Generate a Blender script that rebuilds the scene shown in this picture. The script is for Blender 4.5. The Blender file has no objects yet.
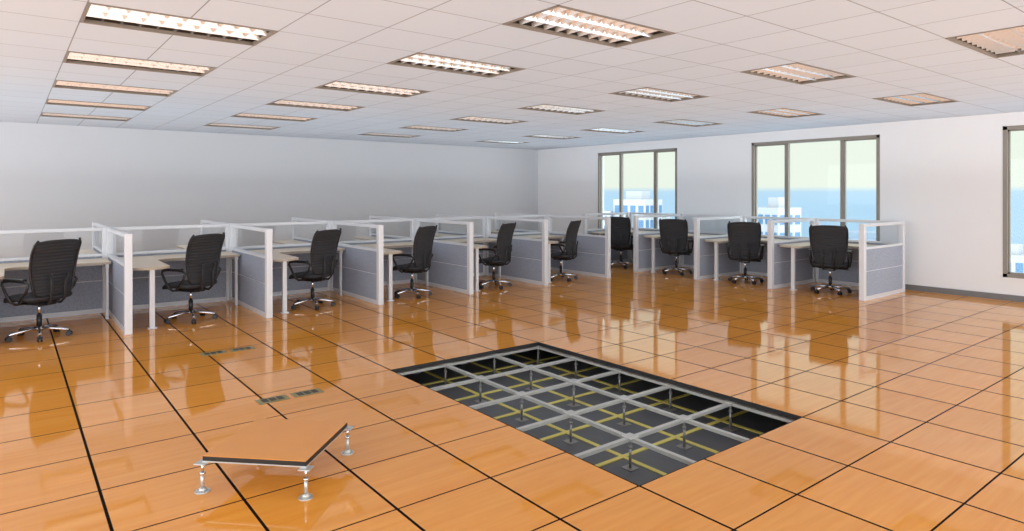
import bpy, bmesh, math, random
from mathutils import Vector, Matrix
random.seed(4)
scene = bpy.context.scene
try:
    scene.view_settings.view_transform = 'Standard'
    scene.view_settings.look = 'None'
except Exception: pass
H = 1.654; CEIL = 2.863; XR = 12.02; YB = 14.17; XL = -5.0; YN = -4.0

# ---------------------------------------------------------------- materials
def new_mat(name):
    m = bpy.data.materials.new(name); m.use_nodes = True
    nt = m.node_tree
    return m, nt, nt.nodes['Principled BSDF']
def pmat(name, col, rough=0.5, metal=0.0, spec=0.5, noise=0.0, nscale=30, bump=0.0):
    m, nt, b = new_mat(name)
    b.inputs['Roughness'].default_value = rough
    b.inputs['Metallic'].default_value = metal
    b.inputs['Specular IOR Level'].default_value = spec
    tc = nt.nodes.new('ShaderNodeTexCoord')
    n = nt.nodes.new('ShaderNodeTexNoise'); n.inputs['Scale'].default_value = nscale
    n.inputs['Detail'].default_value = 4
    nt.links.new(tc.outputs['Object'], n.inputs['Vector'])
    r = nt.nodes.new('ShaderNodeMixRGB'); r.blend_type = 'MIX'
    r.inputs[1].default_value = (*[c*(1-noise) for c in col], 1)
    r.inputs[2].default_value = (*[min(1, c*(1+noise)) for c in col], 1)
    nt.links.new(n.outputs['Fac'], r.inputs[0])
    nt.links.new(r.outputs[0], b.inputs['Base Color'])
    if bump:
        bp = nt.nodes.new('ShaderNodeBump'); bp.inputs['Strength'].default_value = bump
        bp.inputs['Distance'].default_value = 0.003
        nt.links.new(n.outputs['Fac'], bp.inputs['Height']); nt.links.new(bp.outputs[0], b.inputs['Normal'])
    return m
def srgb(r, g, b):
    f = lambda c: (c/255/12.92) if c/255 <= 0.04045 else ((c/255+0.055)/1.055)**2.4
    return (f(r), f(g), f(b))

def math_n(nt, op, a, b=None, c=None):
    n = nt.nodes.new('ShaderNodeMath'); n.operation = op
    for i, v in enumerate((a, b, c)):
        if v is None: continue
        if isinstance(v, (int, float)): n.inputs[i].default_value = v
        else: nt.links.new(v, n.inputs[i])
    return n.outputs[0]
def grid_nodes(nt, ox, oy, size, wx, wy):
    geo = nt.nodes.new('ShaderNodeNewGeometry')
    sep = nt.nodes.new('ShaderNodeSeparateXYZ'); nt.links.new(geo.outputs['Position'], sep.inputs[0])
    res = []; cells = []
    for out, o, w in ((sep.outputs[0], ox, wx), (sep.outputs[1], oy, wy)):
        s = math_n(nt, 'DIVIDE', math_n(nt, 'SUBTRACT', out, o), size)
        fr = math_n(nt, 'FRACT', math_n(nt, 'ADD', s, 100.0))
        d = math_n(nt, 'MINIMUM', fr, math_n(nt, 'SUBTRACT', 1.0, fr))
        res.append(math_n(nt, 'LESS_THAN', d, w/2/size))
        cells.append(math_n(nt, 'FLOOR', s))
    mask = math_n(nt, 'MAXIMUM', res[0], res[1])
    cv = nt.nodes.new('ShaderNodeCombineXYZ')
    nt.links.new(cells[0], cv.inputs[0]); nt.links.new(cells[1], cv.inputs[1])
    wn = nt.nodes.new('ShaderNodeTexWhiteNoise'); wn.noise_dimensions = '3D'
    nt.links.new(cv.outputs[0], wn.inputs[0])
    return geo, mask, wn

def floor_mat():
    m, nt, b = new_mat('wood_floor_tiles')
    geo, mask, wn = grid_nodes(nt, 2.80, 2.42, 0.6, 0.016, 0.011)
    mp = nt.nodes.new('ShaderNodeMapping'); mp.inputs['Scale'].default_value = (0.9, 12, 1)
    add = nt.nodes.new('ShaderNodeVectorMath'); add.operation = 'ADD'
    sc = nt.nodes.new('ShaderNodeVectorMath'); sc.operation = 'SCALE'; sc.inputs['Scale'].default_value = 13
    nt.links.new(wn.outputs['Color'], sc.inputs[0])
    nt.links.new(geo.outputs['Position'], add.inputs[0]); nt.links.new(sc.outputs[0], add.inputs[1])
    nt.links.new(add.outputs[0], mp.inputs[0])
    n = nt.nodes.new('ShaderNodeTexNoise'); n.inputs['Scale'].default_value = 2.0; n.inputs['Detail'].default_value = 4
    n.inputs['Distortion'].default_value = 0.4
    nt.links.new(mp.outputs[0], n.inputs['Vector'])
    cr = nt.nodes.new('ShaderNodeValToRGB')
    cr.color_ramp.elements[0].position = 0.25; cr.color_ramp.elements[0].color = (*srgb(232, 152, 58), 1)
    cr.color_ramp.elements[1].position = 0.75; cr.color_ramp.elements[1].color = (*srgb(241, 168, 74), 1)
    nt.links.new(n.outputs['Fac'], cr.inputs[0])
    hs = nt.nodes.new('ShaderNodeHueSaturation')
    v = math_n(nt, 'MULTIPLY_ADD', wn.outputs['Value'], 0.10, 0.94)
    nt.links.new(v, hs.inputs['Value']); nt.links.new(cr.outputs[0], hs.inputs['Color'])
    mx = nt.nodes.new('ShaderNodeMixRGB'); nt.links.new(mask, mx.inputs[0])
    nt.links.new(hs.outputs[0], mx.inputs[1]); mx.inputs[2].default_value = (0.006, 0.004, 0.003, 1)
    nt.links.new(mx.outputs[0], b.inputs['Base Color'])
    nt.links.new(math_n(nt, 'MULTIPLY_ADD', mask, 0.6, 0.055), b.inputs['Roughness'])
    nt.links.new(math_n(nt, 'MULTIPLY_ADD', mask, -0.55, 0.6), b.inputs['Specular IOR Level'])
    return m
def ceil_mat():
    m, nt, b = new_mat('ceiling_tiles')
    geo, mask, wn = grid_nodes(nt, 0.4, 0.1, 0.6, 0.009, 0.009)
    hs = nt.nodes.new('ShaderNodeHueSaturation')
    v = math_n(nt, 'MULTIPLY_ADD', wn.outputs['Value'], 0.035, 0.965)
    nt.links.new(v, hs.inputs['Value']); hs.inputs['Color'].default_value = (0.66, 0.755, 0.88, 1)
    mx = nt.nodes.new('ShaderNodeMixRGB'); nt.links.new(mask, mx.inputs[0])
    nt.links.new(hs.outputs[0], mx.inputs[1]); mx.inputs[2].default_value = (0.27, 0.31, 0.36, 1)
    nt.links.new(mx.outputs[0], b.inputs['Base Color'])
    b.inputs['Roughness'].default_value = 0.8
    return m
def glass_mat(name, tint=(0.97, 0.99, 0.98), g=0.06):
    m = bpy.data.materials.new(name); m.use_nodes = True; nt = m.node_tree; nt.nodes.clear()
    o = nt.nodes.new('ShaderNodeOutputMaterial'); mix = nt.nodes.new('ShaderNodeMixShader')
    t = nt.nodes.new('ShaderNodeBsdfTransparent'); t.inputs[0].default_value = (*tint, 1)
    gl = nt.nodes.new('ShaderNodeBsdfGlossy'); gl.inputs['Roughness'].default_value = 0.03
    mix.inputs[0].default_value = g
    nt.links.new(t.outputs[0], mix.inputs[1]); nt.links.new(gl.outputs[0], mix.inputs[2]); nt.links.new(mix.outputs[0], o.inputs[0])
    return m

M = {}
M['floor'] = floor_mat(); M['ceil'] = ceil_mat()
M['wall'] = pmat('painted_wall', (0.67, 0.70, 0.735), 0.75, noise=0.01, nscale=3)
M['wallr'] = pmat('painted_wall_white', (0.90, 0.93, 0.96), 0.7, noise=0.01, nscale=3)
M['base'] = pmat('baseboard_grey', srgb(120, 120, 122), 0.4)
M['frame'] = pmat('window_frame_taupe', srgb(146, 141, 132), 0.4, noise=0.03)
M['glass'] = glass_mat('window_glass', g=0.015)
M['pglass'] = glass_mat('partition_glass', (0.985, 0.992, 0.995), 0.015)
M['alu'] = pmat('white_aluminium', srgb(230, 233, 238), 0.35, metal=0.1, noise=0.02)
M['fabric'] = pmat('blue_grey_fabric', srgb(166, 174, 190), 0.95, noise=0.42, nscale=50, bump=0.3, spec=0.1)
M['desk'] = pmat('beige_laminate', srgb(230, 213, 188), 0.35, noise=0.03, nscale=10)
M['edge'] = pmat('desk_edge_band', srgb(190, 176, 158), 0.4)
M['black'] = pmat('black_mesh_fabric', srgb(56, 57, 61), 0.8, noise=0.2, nscale=90, bump=0.3, spec=0.3)
M['plastic'] = pmat('black_plastic', srgb(32, 32, 35), 0.4, noise=0.05)
M['chrome'] = pmat('chrome', (0.75, 0.75, 0.77), 0.15, metal=1.0)
M['zinc'] = pmat('galvanised_steel', srgb(205, 207, 204), 0.3, metal=0.5, noise=0.08, nscale=25)
M['postz'] = pmat('pedestal_steel', srgb(150, 152, 150), 0.4, metal=0.6, noise=0.08, nscale=25)
M['sub'] = pmat('slate_subfloor', srgb(84, 90, 97), 0.45, noise=0.2, nscale=6)
M['tape'] = pmat('yellow_green_tape', srgb(222, 214, 118), 0.5, noise=0.1)
M['dark'] = pmat('underfloor_shade_black', (0.01, 0.01, 0.011), 0.9)  # near-black colour stands in for the shade beneath the floor
M['tilecore'] = pmat('tile_core_black', (0.015, 0.015, 0.016), 0.5)
M['mirror'] = pmat('louver_aluminium', (0.80, 0.80, 0.80), 0.25, metal=1.0)
M['fixt'] = pmat('fixture_bronze_rim', (0.24, 0.20, 0.16), 0.45)
M['fixin'] = pmat('fixture_interior', (0.05, 0.035, 0.022), 0.6)
M['tubeg'] = pmat('fluorescent_tube_glass', (0.75, 0.76, 0.77), 0.25)
M['outlet'] = pmat('outlet_cover', srgb(150, 140, 96), 0.4, noise=0.15, metal=0.2)
M['outd'] = pmat('outlet_dark', srgb(62, 60, 52), 0.5)
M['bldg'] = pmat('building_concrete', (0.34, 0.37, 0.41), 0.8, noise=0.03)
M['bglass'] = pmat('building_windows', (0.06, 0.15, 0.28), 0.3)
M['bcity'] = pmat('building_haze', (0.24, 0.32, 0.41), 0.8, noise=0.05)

# ---------------------------------------------------------------- mesh builder
class MB:
    def __init__(s): s.bm = bmesh.new(); s.mats = []
    def mi(s, k):
        if k not in s.mats: s.mats.append(k)
        return s.mats.index(k)
    def _fin(s, verts, faces, k, mtx=None, smooth=False):
        i = s.mi(k)
        for f in faces: f.material_index = i; f.smooth = smooth
        if mtx is not None: bmesh.ops.transform(s.bm, matrix=mtx, verts=verts)
    def box(s, x0, x1, y0, y1, z0, z1, k, bevel=0, mtx=None):
        r = bmesh.ops.create_cube(s.bm, size=1)
        vs = r['verts']
        bmesh.ops.transform(s.bm, verts=vs, matrix=Matrix.Translation(((x0+x1)/2, (y0+y1)/2, (z0+z1)/2)) @ Matrix.Diagonal((x1-x0, y1-y0, z1-z0, 1)))
        faces = list({f for v in vs for f in v.link_faces})
        if bevel:
            es = list({e for v in vs for e in v.link_edges})
            r2 = bmesh.ops.bevel(s.bm, geom=es, offset=bevel, segments=2, affect='EDGES', profile=0.5)
            vs = list({v for f in r2['faces'] for v in f.verts} | {v for v in vs if v.is_valid})
            faces = list({f for v in vs for f in v.link_faces})
        s._fin(vs, faces, k, mtx)
    def cyl(s, p1, p2, r1, k, r2=None, seg=16, caps=True, smooth=True):
        p1 = Vector(p1); p2 = Vector(p2); r2 = r1 if r2 is None else r2
        d = p2-p1; q = d.to_track_quat('Z', 'Y').to_matrix().to_4x4()
        r = bmesh.ops.create_cone(s.bm, cap_ends=caps, segments=seg, radius1=r1, radius2=r2, depth=d.length)
        vs = r['verts']; faces = list({f for v in vs for f in v.link_faces})
        s._fin(vs, faces, k, Matrix.Translation((p1+p2)/2) @ q)
        for f in faces:
            if len(f.verts) == 4: f.smooth = smooth
    def tube(s, pts, r, k, seg=8, flat=1.0):
        pts = [Vector(p) for p in pts]; i0 = s.mi(k); rings = []
        for i, p in enumerate(pts):
            t = (pts[min(i+1, len(pts)-1)] - pts[max(i-1, 0)]).normalized()
            a = Vector((1, 0, 0)) if abs(t.x) < 0.9 else Vector((0, 0, 1))
            u = (a - t*a.dot(t)).normalized(); v = t.cross(u)
            rings.append([s.bm.verts.new(p + u*r*math.cos(2*math.pi*j/seg) + v*r*flat*math.sin(2*math.pi*j/seg)) for j in range(seg)])
        for a, b in zip(rings, rings[1:]):
            for j in range(seg):
                f = s.bm.faces.new((a[j], a[(j+1) % seg], b[(j+1) % seg], b[j])); f.material_index = i0; f.smooth = True
        for rg, rev in ((rings[0], True), (rings[-1], False)):
            f = s.bm.faces.new(list(reversed(rg)) if rev else rg); f.material_index = i0
    def sheet(s, fn, nu, nv, th, k):
        i0 = s.mi(k); A = []; B = []
        for i in range(nu+1):
            ra = []; rb = []
            for j in range(nv+1):
                u = i/nu; v = j/nv; p, n = fn(u, v)
                e = min(u, 1-u, v, 1-v); t = th*(0.35+0.65*min(1, e*8))/2
                ra.append(s.bm.verts.new(p+n*t)); rb.append(s.bm.verts.new(p-n*t))
            A.append(ra); B.append(rb)
        def q(a, b, c, d):
            f = s.bm.faces.new((a, b, c, d)); f.material_index = i0; f.smooth = True
        for i in range(nu):
            for j in range(nv):
                q(A[i][j], A[i+1][j], A[i+1][j+1], A[i][j+1]); q(B[i][j+1], B[i+1][j+1], B[i+1][j], B[i][j])
        for i in range(nu):
            q(A[i+1][0], A[i][0], B[i][0], B[i+1][0]); q(A[i][nv], A[i+1][nv], B[i+1][nv], B[i][nv])
        for j in range(nv):
            q(A[0][j], A[0][j+1], B[0][j+1], B[0][j]); q(A[nu][j+1], A[nu][j], B[nu][j], B[nu][j+1])
    def mesh(s, name):
        bmesh.ops.recalc_face_normals(s.bm, faces=s.bm.faces[:])
        me = bpy.data.meshes.new(name); s.bm.to_mesh(me); s.bm.free()
        for k in s.mats: me.materials.append(M[k])
        return me
def place(name, me, loc=(0, 0, 0), rz=0):
    o = bpy.data.objects.new(name, me); o.location = loc; o.rotation_euler = (0, 0, rz)
    scene.collection.objects.link(o); return o

# ---------------------------------------------------------------- room shell
HX0, HX1, HY0, HY1 = 2.80, 4.60, 2.42, 5.42
b = MB(); T = 0.035
for (x0, x1, y0, y1) in ((XL, HX0, YN, YB), (HX1, XR, YN, YB), (HX0, HX1, YN, HY0), (HX0, HX1, HY1, YB)):
    b.box(x0, x1, y0, y1, -T, 0, 'floor')
e = 0.004
b.box(HX0, HX0+e, HY0, HY1, -T, -0.002, 'tilecore'); b.box(HX1-e, HX1, HY0, HY1, -T, -0.002, 'tilecore')
b.box(HX0, HX1, HY0, HY0+e, -T, -0.002, 'tilecore'); b.box(HX0, HX1, HY1-e, HY1, -T, -0.002, 'tilecore')
place('floor', b.mesh('floor'))

cols = [1.0, 3.4, 6.4, 9.4]; rows = [3.4+1.8*k for k in range(-3, 6)]
skip = set()
def cid(x, y): return (math.floor((x-0.4)/0.6), math.floor((y-0.1)/0.6))
for cx in cols:
    for cy in rows:
        skip.add(cid(cx-0.3, cy)); skip.add(cid(cx+0.3, cy))
bm = bmesh.new()
ix0 = math.floor((XL-0.4)/0.6); ix1 = math.ceil((XR-0.4)/0.6); iy0 = math.floor((YN-0.1)/0.6); iy1 = math.ceil((YB-0.1)/0.6)
for ix in range(ix0, ix1):
    for iy in range(iy0, iy1):
        if (ix, iy) in skip: continue
        x0 = max(XL, 0.4+ix*0.6); x1 = min(XR, 1.0+ix*0.6); y0 = max(YN, 0.1+iy*0.6); y1 = min(YB, 0.7+iy*0.6)
        vs = [bm.verts.new(p) for p in ((x0, y0, CEIL), (x0, y1, CEIL), (x1, y1, CEIL), (x1, y0, CEIL))]
        bm.faces.new(vs)
bmesh.ops.remove_doubles(bm, verts=bm.verts[:], dist=0.001)
me = bpy.data.meshes.new('ceiling'); bm.to_mesh(me); bm.free(); me.materials.append(M['ceil'])
place('ceiling', me)

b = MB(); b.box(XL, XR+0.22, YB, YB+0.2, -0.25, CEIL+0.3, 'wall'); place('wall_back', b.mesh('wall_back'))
ZS, ZT = 0.35, 2.66
wins = [(9.27, 11.77), (4.93, 7.40), (0.68, 3.16), (-3.6, -1.1)]
b = MB(); X0, X1 = XR, XR+0.22
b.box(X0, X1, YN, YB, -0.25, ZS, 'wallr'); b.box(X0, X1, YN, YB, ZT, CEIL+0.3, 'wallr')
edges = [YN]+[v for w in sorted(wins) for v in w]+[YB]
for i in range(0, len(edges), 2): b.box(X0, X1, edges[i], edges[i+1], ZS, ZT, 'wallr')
place('wall_right', b.mesh('wall_right'))
for n, (y0, y1) in enumerate(wins):
    b = MB(); f = 0.055; xa, xb = XR+0.03, XR+0.10
    b.box(xa-0.035, xb, y0, y0+f, ZS, ZT, 'frame'); b.box(xa-0.035, xb, y1-f, y1, ZS, ZT, 'frame')
    b.box(xa-0.035, xb, y0, y1, ZS, ZS+f, 'frame'); b.box(xa-0.035, xb, y0, y1, ZT-f, ZT, 'frame')
    w = y1-y0
    for m in (y0+0.27*w, y0+0.70*w): b.box(xa, xb, m-0.03, m+0.03, ZS+f, ZT-f, 'frame')
    for (a, c) in ((y0+f, y0+0.27*w-0.03), (y0+0.70*w+0.03, y1-f)):
        s = 0.022
        b.box(xa+0.01, xb-0.01, a, a+s, ZS+f, ZT-f, 'frame'); b.box(xa+0.01, xb-0.01, c-s, c, ZS+f, ZT-f, 'frame')
        b.box(xa+0.01, xb-0.01, a, c, ZS+f, ZS+f+s, 'frame'); b.box(xa+0.01, xb-0.01, a, c, ZT-f-s, ZT-f, 'frame')
    b.box(XR+0.06, XR+0.066, y0+f, y1-f, ZS+f, ZT-f, 'glass')
    b.box(XR-0.02, XR+0.04, y0-0.01, y1+0.01, ZS-0.025, ZS, 'wallr')
    place('window_%d' % (n+1), b.mesh('window'))
b = MB(); b.box(XR-0.015, XR, YN, YB, 0, 0.09, 'base'); place('baseboard_right', b.mesh('bb'))
b = MB(); b.box(XL, XR-0.015, YB-0.015, YB, 0, 0.09, 'base'); place('baseboard_back', b.mesh('bb'))

# ---------------------------------------------------------------- under-floor void
b = MB(); ZF = -0.26
b.box(1.0, 6.4, 0.62, 7.22, ZF-0.02, ZF, 'sub')
b.box(0.98, 1.0, 0.62, 7.22, ZF, -T, 'dark'); b.box(6.4, 6.42, 0.62, 7.22, ZF, -T, 'dark')  # added side walls, keep sky light out of the underfloor
b.box(1.0, 6.4, 0.6, 0.62, ZF, -T, 'dark'); b.box(1.0, 6.4, 7.22, 7.24, ZF, -T, 'dark')
for i in range(-1, 6):
    b.box(2.9+0.6*i-0.018, 2.9+0.6*i+0.018, 0.7, 7.1, ZF, ZF+0.006, 'tape')
for j in range(-1, 8):
    b.box(1.1, 6.3, 2.42+0.6*j+0.14, 2.42+0.6*j+0.176, ZF, ZF+0.007, 'tape')
place('subfloor', b.mesh('subfloor'))
b = MB()
for i in range(-1, 5):
    for j in range(-1, 7):
        x = 2.8+0.6*i; y = 2.42+0.6*j
        b.box(x-0.045, x+0.045, y-0.045, y+0.045, ZF, ZF+0.004, 'postz')
        b.cyl((x, y, ZF), (x, y, -0.1), 0.010, 'postz', seg=12)
        b.cyl((x, y, -0.12), (x, y, -0.06), 0.008, 'postz', seg=10)
        b.cyl((x, y, -0.125), (x, y, -0.105), 0.016, 'postz', seg=6)
        zt = -T-0.001
        b.box(x-0.045, x+0.045, y-0.045, y+0.045, zt-0.006, zt, 'zinc', bevel=0.002)
for i in range(-1, 5):
    x = 2.8+0.6*i
    b.box(x-0.017, x+0.017, 1.82, 6.0, -T-0.032, -T-0.008, 'zinc')
for j in range(-1, 7):
    y = 2.42+0.6*j
    b.box(2.2, 5.2, y-0.017, y+0.017, -T-0.032, -T-0.0085, 'zinc')
place('raised_floor_pedestal_grid', b.mesh('pedestal_grid'))

# ---------------------------------------------------------------- loose tile on pedestals
b = MB(); s = 0.3; z0 = 0.166
b.box(-s, s, -s, s, z0, z0+0.028, 'tilecore', bevel=0.003)
M['tilewood'] = pmat('tile_wood_top', srgb(230, 154, 64), 0.15, noise=0.04, nscale=6)
b.box(-s+0.002, s-0.002, -s+0.002, s-0.002, z0+0.028, z0+0.032, 'tilewood')
b.box(-s-0.001, s+0.001, -s-0.001, s+0.001, z0-0.003, z0+0.004, 'zinc')
for sx in (-1, 1):
    for sy in (-1, 1):
        x = sx*s; y = sy*s
        b.cyl((x, y, 0), (x, y, 0.006), 0.040, 'zinc', seg=20)
        b.cyl((x, y, 0.006), (x, y, 0.025), 0.026, 'zinc', r2=0.012, seg=16)
        b.cyl((x, y, 0.02), (x, y, 0.10), 0.010, 'zinc', seg=12)
        b.cyl((x, y, 0.095), (x, y, 0.108), 0.016, 'chrome', seg=6)
        b.cyl((x, y, 0.10), (x, y, 0.160), 0.007, 'chrome', seg=10)
        b.box(x-0.033, x+0.033, y-0.033, y+0.033, 0.157, 0.163, 'zinc', bevel=0.002)
place('floor_tile_on_pedestals', b.mesh('floor_tile_on_pedestals'), (1.27, 3.86, 0), math.radians(-45))

# ---------------------------------------------------------------- floor outlets
b = MB()
for dx in (-0.14, 0.14):
    b.box(dx-0.12, dx+0.12, -0.065, 0.065, 0, 0.004, 'outlet', bevel=0.001)
    for k in (-0.06, 0.0, 0.06): b.box(dx+k-0.022, dx+k+0.022, -0.04, 0.04, 0.004, 0.006, 'outd')
me = b.mesh('floor_outlet_box')
place('floor_outlet_box', me, (1.80, 5.22, 0)); place('floor_outlet_box', me, (1.80, 7.1, 0))

# ---------------------------------------------------------------- ceiling light fixture
b = MB(); L = 0.6; W = 0.3; D = 0.13
b.box(-L, L, -W, -W+0.020, -0.006, 0.02, 'fixt'); b.box(-L, L, W-0.020, W, -0.006, 0.02, 'fixt')
b.box(-L, -L+0.020, -W, W, -0.006, 0.02, 'fixt'); b.box(L-0.020, L, -W, W, -0.006, 0.02, 'fixt')
b.box(-L, L, -W, -W+0.008, 0.02, D, 'fixin'); b.box(-L, L, W-0.008, W, 0.02, D, 'fixin')
b.box(-L, -L+0.008, -W, W, 0.02, D, 'fixin'); b.box(L-0.008, L, -W, W, 0.02, D, 'fixin')
b.box(-L, L, -W, W, D, D+0.01, 'fixin')
i0 = b.mi('mirror')
def vblade(p, q, wdt, z0, z1):
    p = Vector(p); q = Vector(q); n = Vector((-(q-p).y, (q-p).x, 0)).normalized()*wdt
    v = [b.bm.verts.new(x) for x in (p+n+Vector((0, 0, z1)), p-n+Vector((0, 0, z1)), p+Vector((0, 0, z0)), q+n+Vector((0, 0, z1)), q-n+Vector((0, 0, z1)), q+Vector((0, 0, z0)))]
    for f in ((0, 2, 5, 3), (1, 4, 5, 2), (0, 3, 4, 1), (0, 1, 2), (3, 5, 4)):
        ff = b.bm.faces.new([v[i] for i in f]); ff.material_index = i0
bays = [-W+0.018, -0.095, 0.095, W-0.018]
for y in (-0.095, 0.095): vblade((-L+0.018, y, 0), (L-0.018, y, 0), 0.016, 0.0, 0.05)
for a, c in zip(bays, bays[1:]):
    for i in range(1, 10):
        x = -L+0.018+i*(2*L-0.036)/10
        vblade((x, a+0.022, 0), (x, c-0.022, 0), 0.018, 0.006, 0.046)
    ym = (a+c)/2
    b.cyl((-L+0.03, ym, 0.095), (L-0.03, ym, 0.095), 0.013, 'tubeg', seg=12)
fix = b.mesh('recessed_louver_light')
for cx in cols:
    for cy in rows:
        place('recessed_louver_light', fix, (cx, cy, CEIL))

# ---------------------------------------------------------------- partitions
PH = 1.16
def partition(length, cells=1):
    b = MB(); p = 0.040
    b.box(-p, p, -p, p, 0, PH+0.01, 'alu', bevel=0.006)
    b.box(length-p, length+p, -p, p, 0, PH+0.01, 'alu', bevel=0.006)
    b.box(p, length-p, -0.03, 0.03, 0.0, 0.06, 'alu'); b.box(p, length-p, -0.032, 0.032, 0.775, 0.81, 'alu', bevel=0.004)
    b.box(p, length-p, -0.024, 0.024, 0.06, 0.435, 'fabric', bevel=0.006)
    b.box(p, length-p, -0.024, 0.024, 0.445, 0.775, 'fabric', bevel=0.006)
    b.box(p, length-p, -0.018, 0.018, 0.433, 0.447, 'alu')
    b.box(p, length-p, -0.003, 0.003, 0.81, PH-0.035, 'pglass')
    b.box(p, length-p, -0.030, 0.030, PH-0.04, PH+0.008, 'alu', bevel=0.006)
    return b.mesh('cubicle_partition')
R90 = math.pi/2
Y1, YS, Y2 = 8.65, 10.45, 12.25
xs = [-2.1+1.6*i for i in range(8)]      # ... 1.1, 2.7, ... 9.1
pm_s = partition(YS-Y1-0.081); pm_w = partition(1.6-0.084)
for x in xs:
    place('cubicle_partition', pm_s, (x, Y1, 0), R90)
    place('cubicle_partition', pm_s, (x, Y2, 0), -R90)
for x in xs[:-1]: place('cubicle_partition', pm_w, (x+0.042, YS, 0), 0)
XA, XS = 10.25, 11.76
ys = [4.45+1.5*i for i in range(5)]
pm_s2 = partition(XS-XA-0.081); pm_w2 = partition(1.5-0.084)
for y in ys: place('cubicle_partition', pm_s2, (XA, y, 0), 0)
for y in ys[:-1]: place('cubicle_partition', pm_w2, (XS, y+0.042, 0), R90)

# ---------------------------------------------------------------- desks
def desk(W, Dp):
    b = MB(); g = 0.048; t0, t1 = 0.722, 0.75; d = 0.62; r = 0.42
    x0, x1, yb = g, W-g, Dp-g
    pts = [(x1, yb), (x0, yb), (x0, 0.14)]
    for k in range(0, 9):
        a = math.pi + k*math.pi/8
        pts.append((x0+r/2 + r/2*math.cos(a), 0.20+0.13*math.sin(a)))
    pts += [(x0+r, yb-d-0.14)]
    for k in range(1, 6):
        a = math.pi - k*(math.pi/2)/5
        pts.append((x0+r+0.14+0.14*math.cos(a), yb-d-0.14+0.14*math.sin(a)))
    pts += [(x1, yb-d)]
    top = [b.bm.verts.new((x, y, t1)) for x, y in pts]; bot = [b.bm.verts.new((x, y, t0)) for x, y in pts]
    f = b.bm.faces.new(top); f.material_index = b.mi('desk')
    f = b.bm.faces.new(list(reversed(bot))); f.material_index = b.mi('desk')
    n = len(pts); ei = b.mi('edge')
    for i in range(n):
        f = b.bm.faces.new((top[i], bot[i], bot[(i+1) % n], top[(i+1) % n])); f.material_index = ei
    lx = x0+r/2+0.02; ly = 0.22
    b.box(lx-0.03, lx+0.03, ly-0.025, ly+0.025, 0.0, t0, 'alu', bevel=0.006)
    b.box(lx-0.07, lx+0.07, ly-0.05, ly+0.05, t0-0.008, t0, 'alu')
    b.box(lx-0.05, lx+0.05, ly-0.04, ly+0.04, 0.0, 0.01, 'alu')
    b.box(lx-0.02, lx+0.02, ly+0.03, yb-0.05, t0-0.04, t0, 'alu')
    b.box(x0+0.05, x1-0.05, yb-0.3, yb-0.26, t0-0.04, t0, 'alu')
    b.box(x1-0.06, x1-0.02, yb-0.58, yb-0.1, t0-0.05, t0, 'alu')
    b.box(x1-0.05, x1-0.02, yb-0.55, yb-0.5, 0, t0-0.04, 'alu')
    return b.mesh('office_desk')
dk = desk(1.6, YS-Y1); dk2 = desk(1.5, XS-XA)
for x in xs[:-1]:
    place('office_desk', dk, (x, Y1, 0), 0)
    place('office_desk', dk, (x+1.6, Y2, 0), math.pi)
for y in ys[:-1]: place('office_desk', dk2, (XA, y+1.5, 0), -R90)

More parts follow.
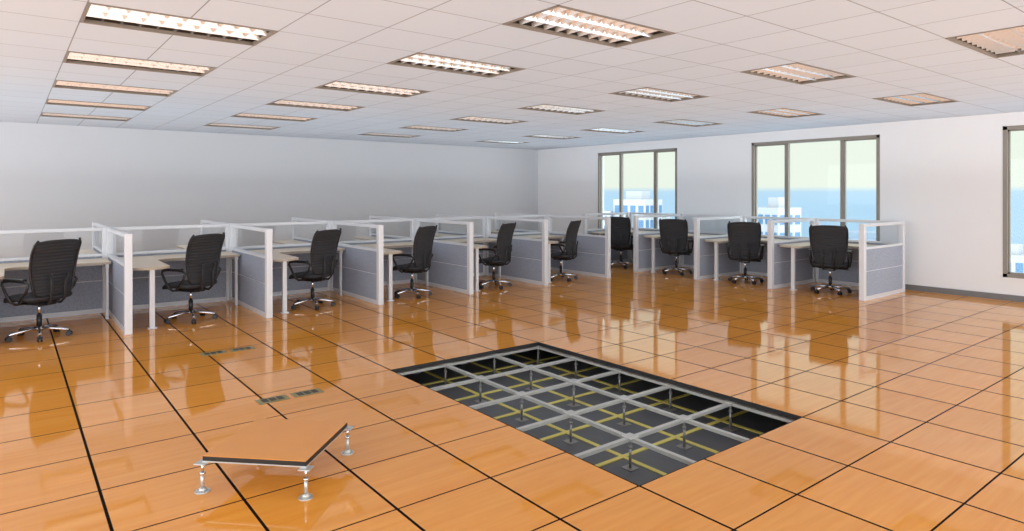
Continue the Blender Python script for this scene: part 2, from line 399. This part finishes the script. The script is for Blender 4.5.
# ---------------------------------------------------------------- chair
def chair():
    b = MB()
    b.cyl((0, 0, 0.07), (0, 0, 0.13), 0.035, 'chrome', r2=0.028, seg=16)
    for i in range(5):
        a = 2*math.pi*i/5 + 0.3; c, s = math.cos(a), math.sin(a)
        b.tube([(0.02*c, 0.02*s, 0.105), (0.15*c, 0.15*s, 0.095), (0.29*c, 0.29*s, 0.07)], 0.018, 'chrome', seg=8)
        x, y = 0.29*c, 0.29*s
        b.cyl((x, y, 0.045), (x, y, 0.075), 0.009, 'plastic', seg=8)
        for sd in (-1, 1):
            p = Vector((x, y, 0.029)); n = Vector((-s, c, 0))*sd
            b.cyl(p+n*0.006, p+n*0.026, 0.029, 'plastic', seg=14)
        b.box(-0.02, 0.02, -0.02, 0.02, 0.03, 0.055, 'plastic', bevel=0.004, mtx=Matrix.Translation((x, y, 0)) @ Matrix.Rotation(a, 4, 'Z'))
    b.cyl((0, 0, 0.12), (0, 0, 0.26), 0.027, 'plastic', seg=16)
    b.cyl((0, 0, 0.26), (0, 0, 0.39), 0.016, 'chrome', seg=12)
    b.box(-0.09, 0.09, -0.16, 0.12, 0.375, 0.42, 'plastic', bevel=0.012)
    b.tube([(0.05, 0.02, 0.395), (0.2, 0.03, 0.39), (0.27, 0.03, 0.385)], 0.007, 'plastic')
    def seat(u, v):
        x = (u-0.5)*2; y = (v-0.5)*2
        xx = x*math.sqrt(1-0.28*y*y*abs(y)**2)*0.27; yy = y*math.sqrt(1-0.22*x*x*abs(x)**2)*0.25
        z = 0.465 + 0.012*abs(x)**3 - 0.05*max(0, y-0.4)**2/0.36 + 0.003*math.cos(v*math.pi*16)
        return Vector((xx, yy+0.01, z)), Vector((0, 0, 1))
    b.sheet(seat, 20, 40, 0.075, 'black')
    def spine(v):
        z = 0.49+0.63*v
        y = -0.235 - 0.10*v + 0.05*math.sin(v*math.pi*0.9) - 0.05*max(0, v-0.75)
        return y, z
    def wid(v):
        w = 0.215+0.06*math.sin(min(1, v*1.15)*math.pi*0.55)
        if v > 0.88: w *= math.sqrt(1-0.22*((v-0.88)/0.12)**2)
        if v < 0.1: w *= math.sqrt(1-0.2*((0.1-v)/0.1)**2)
        return w
    def back(u, v):
        x = (u-0.5)*2; y, z = spine(v); w = wid(v)
        rib = 0.0035*math.cos(v*math.pi*2*17)
        zz = z - 0.02*abs(x)**3*(1 if v > 0.8 else 0)
        return Vector((w*x, y+0.035*x*x+rib, zz)), Vector((0, 0.97, 0.2)).normalized()
    b.sheet(back, 16, 102, 0.034, 'black')
    for sd in (-1, 1):
        pts = []
        for k in range(13):
            v = k/12; y, z = spine(v)
            pts.append((sd*wid(v), y+0.025, z))
        b.tube(pts, 0.013, 'plastic')
    for sd in (-0.08, 0.08):
        b.tube([(sd, -0.08, 0.40), (sd, -0.22, 0.40), (sd, -0.275, 0.45), (sd, -0.285, 0.60), (sd*1.2, -0.30, 0.74)], 0.014, 'plastic')
    for sd in (-1, 1):
        x = sd*0.285
        b.tube([(sd*0.12, 0.03, 0.405), (sd*0.25, 0.03, 0.41), (x, 0.05, 0.44), (x+sd*0.01, 0.11, 0.54), (x+sd*0.012, 0.16, 0.63), (x+sd*0.01, 0.15, 0.665),
                (x+sd*0.01, 0.06, 0.675), (x, -0.08, 0.675), (x, -0.17, 0.668), (x, -0.21, 0.64), (x-sd*0.005, -0.17, 0.56), (x-sd*0.01, -0.08, 0.47), (x-sd*0.03, -0.03, 0.415)], 0.015, 'plastic')
        b.box(x-0.03, x+0.03, -0.16, 0.13, 0.675, 0.70, 'plastic', bevel=0.010)
    return b.mesh('office_chair')
ch = chair()
for (x, y, r) in ((0.28, 9.10, 36), (1.86, 9.12, 32), (3.46, 9.10, 28), (5.06, 9.06, 28), (6.66, 9.04, 26), (8.22, 9.02, 26)):
    place('office_chair', ch, (x, y, 0), math.radians(r))
for (x, y, r) in ((10.66, 5.14, -70), (10.64, 6.68, -62), (10.66, 8.24, -66), (10.64, 9.72, -64)):
    place('office_chair', ch, (x, y, 0), math.radians(r))

# ---------------------------------------------------------------- city outside
def building(w, d, h, floors, bays_, name='office_building', k='bldg'):
    b = MB(); b.box(-w/2, w/2, -d/2, d/2, -h, 0, k)
    for i in range(floors):
        z = -1.0 - i*2.4
        for j in range(bays_):
            for (ww, face) in ((w, 0), (d, 1)):
                c = -ww/2 + (j+0.5)*ww/bays_; q = ww/bays_*0.32
                if face == 0: b.box(c-q, c+q, -d/2-0.05, d/2+0.05, z-1.3, z, 'bglass')
                else: b.box(-w/2-0.05, w/2+0.05, c-q, c+q, z-1.3, z, 'bglass')
    b.box(-w/4, w/4, -d/4, d/4, 0, 1.4, k)
    return b.mesh(name)
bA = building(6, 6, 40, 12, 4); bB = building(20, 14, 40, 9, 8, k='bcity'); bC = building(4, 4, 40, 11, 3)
def at(u, D, z): 
    lat = (u-512)/645*D
    return (0.6157*D+0.788*lat, 0.788*D-0.6157*lat, z)
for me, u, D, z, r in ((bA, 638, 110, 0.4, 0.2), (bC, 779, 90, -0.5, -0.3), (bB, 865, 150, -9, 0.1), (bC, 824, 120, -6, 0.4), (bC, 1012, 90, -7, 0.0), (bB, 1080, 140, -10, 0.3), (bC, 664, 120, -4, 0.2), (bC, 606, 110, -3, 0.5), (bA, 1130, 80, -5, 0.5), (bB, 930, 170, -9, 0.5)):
    place('office_building', me, at(u, D, z), r)

# ---------------------------------------------------------------- lights
def aim(o, d): o.rotation_euler = Vector(d).to_track_quat('-Z', 'Y').to_euler()
ld = bpy.data.lights.new('sun', 'SUN'); ld.energy = 1.2; ld.angle = math.radians(2)
o = bpy.data.objects.new('sun', ld); scene.collection.objects.link(o); o.location = (-20, -20, 40)
aim(o, (0.45, 0.25, -0.86))
ld = bpy.data.lights.new('added_ceiling_fill', 'AREA'); ld.shape = 'RECTANGLE'; ld.size = 14.5; ld.size_y = 15.5  # added fill light facing the ceiling, no lamp exists here
ld.energy = 265; ld.color = (0.94, 0.97, 1.0)
o = bpy.data.objects.new('added_ceiling_fill', ld); scene.collection.objects.link(o); o.location = (4.2, 5.9, 1.85)
o.rotation_euler = (math.pi, 0, 0)

# ---------------------------------------------------------------- world: pale sky, brighter on the side behind the viewer
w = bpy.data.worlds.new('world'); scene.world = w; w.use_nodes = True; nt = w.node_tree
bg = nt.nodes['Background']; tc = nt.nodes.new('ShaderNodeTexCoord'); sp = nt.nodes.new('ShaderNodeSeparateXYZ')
nt.links.new(tc.outputs['Generated'], sp.inputs[0])
cr = nt.nodes.new('ShaderNodeValToRGB'); nt.links.new(math_n(nt, 'MULTIPLY_ADD', sp.outputs[2], 0.5, 0.5), cr.inputs[0])
els = cr.color_ramp.elements
els[0].position = 0.0; els[0].color = (0.55, 0.78, 1.0, 1)
els[1].position = 1.0; els[1].color = (0.85, 0.92, 1.0, 1)
for p, c in ((0.494, (0.50, 0.75, 0.98, 1)), (0.5005, (0.54, 0.77, 0.97, 1)), (0.5025, (0.88, 0.94, 0.84, 1)), (0.6, (0.93, 0.98, 0.87, 1))):
    e_ = els.new(p); e_.color = c
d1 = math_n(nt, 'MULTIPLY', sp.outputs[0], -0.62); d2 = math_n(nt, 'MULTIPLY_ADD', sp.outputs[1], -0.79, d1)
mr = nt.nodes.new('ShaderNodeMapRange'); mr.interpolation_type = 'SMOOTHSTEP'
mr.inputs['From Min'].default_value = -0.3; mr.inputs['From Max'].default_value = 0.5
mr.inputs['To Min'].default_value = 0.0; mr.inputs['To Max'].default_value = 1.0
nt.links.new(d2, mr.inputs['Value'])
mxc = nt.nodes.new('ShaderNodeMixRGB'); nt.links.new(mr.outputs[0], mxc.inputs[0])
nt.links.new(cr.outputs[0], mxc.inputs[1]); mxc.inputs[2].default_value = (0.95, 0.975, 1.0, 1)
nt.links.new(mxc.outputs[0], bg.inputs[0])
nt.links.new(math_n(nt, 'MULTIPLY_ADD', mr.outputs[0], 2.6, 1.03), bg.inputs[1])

# ---------------------------------------------------------------- camera
cd = bpy.data.cameras.new('camera'); cam = bpy.data.objects.new('camera', cd); scene.collection.objects.link(cam)
cd.sensor_fit = 'HORIZONTAL'; cd.sensor_width = 36; cd.lens = 645/1024*36
cd.shift_y = -(265.5-192)/1024
cam.location = (0, 0, H); cam.rotation_euler = (math.pi/2, 0, -math.radians(38))
cd.clip_start = 0.05; cd.clip_end = 500
scene.camera = cam
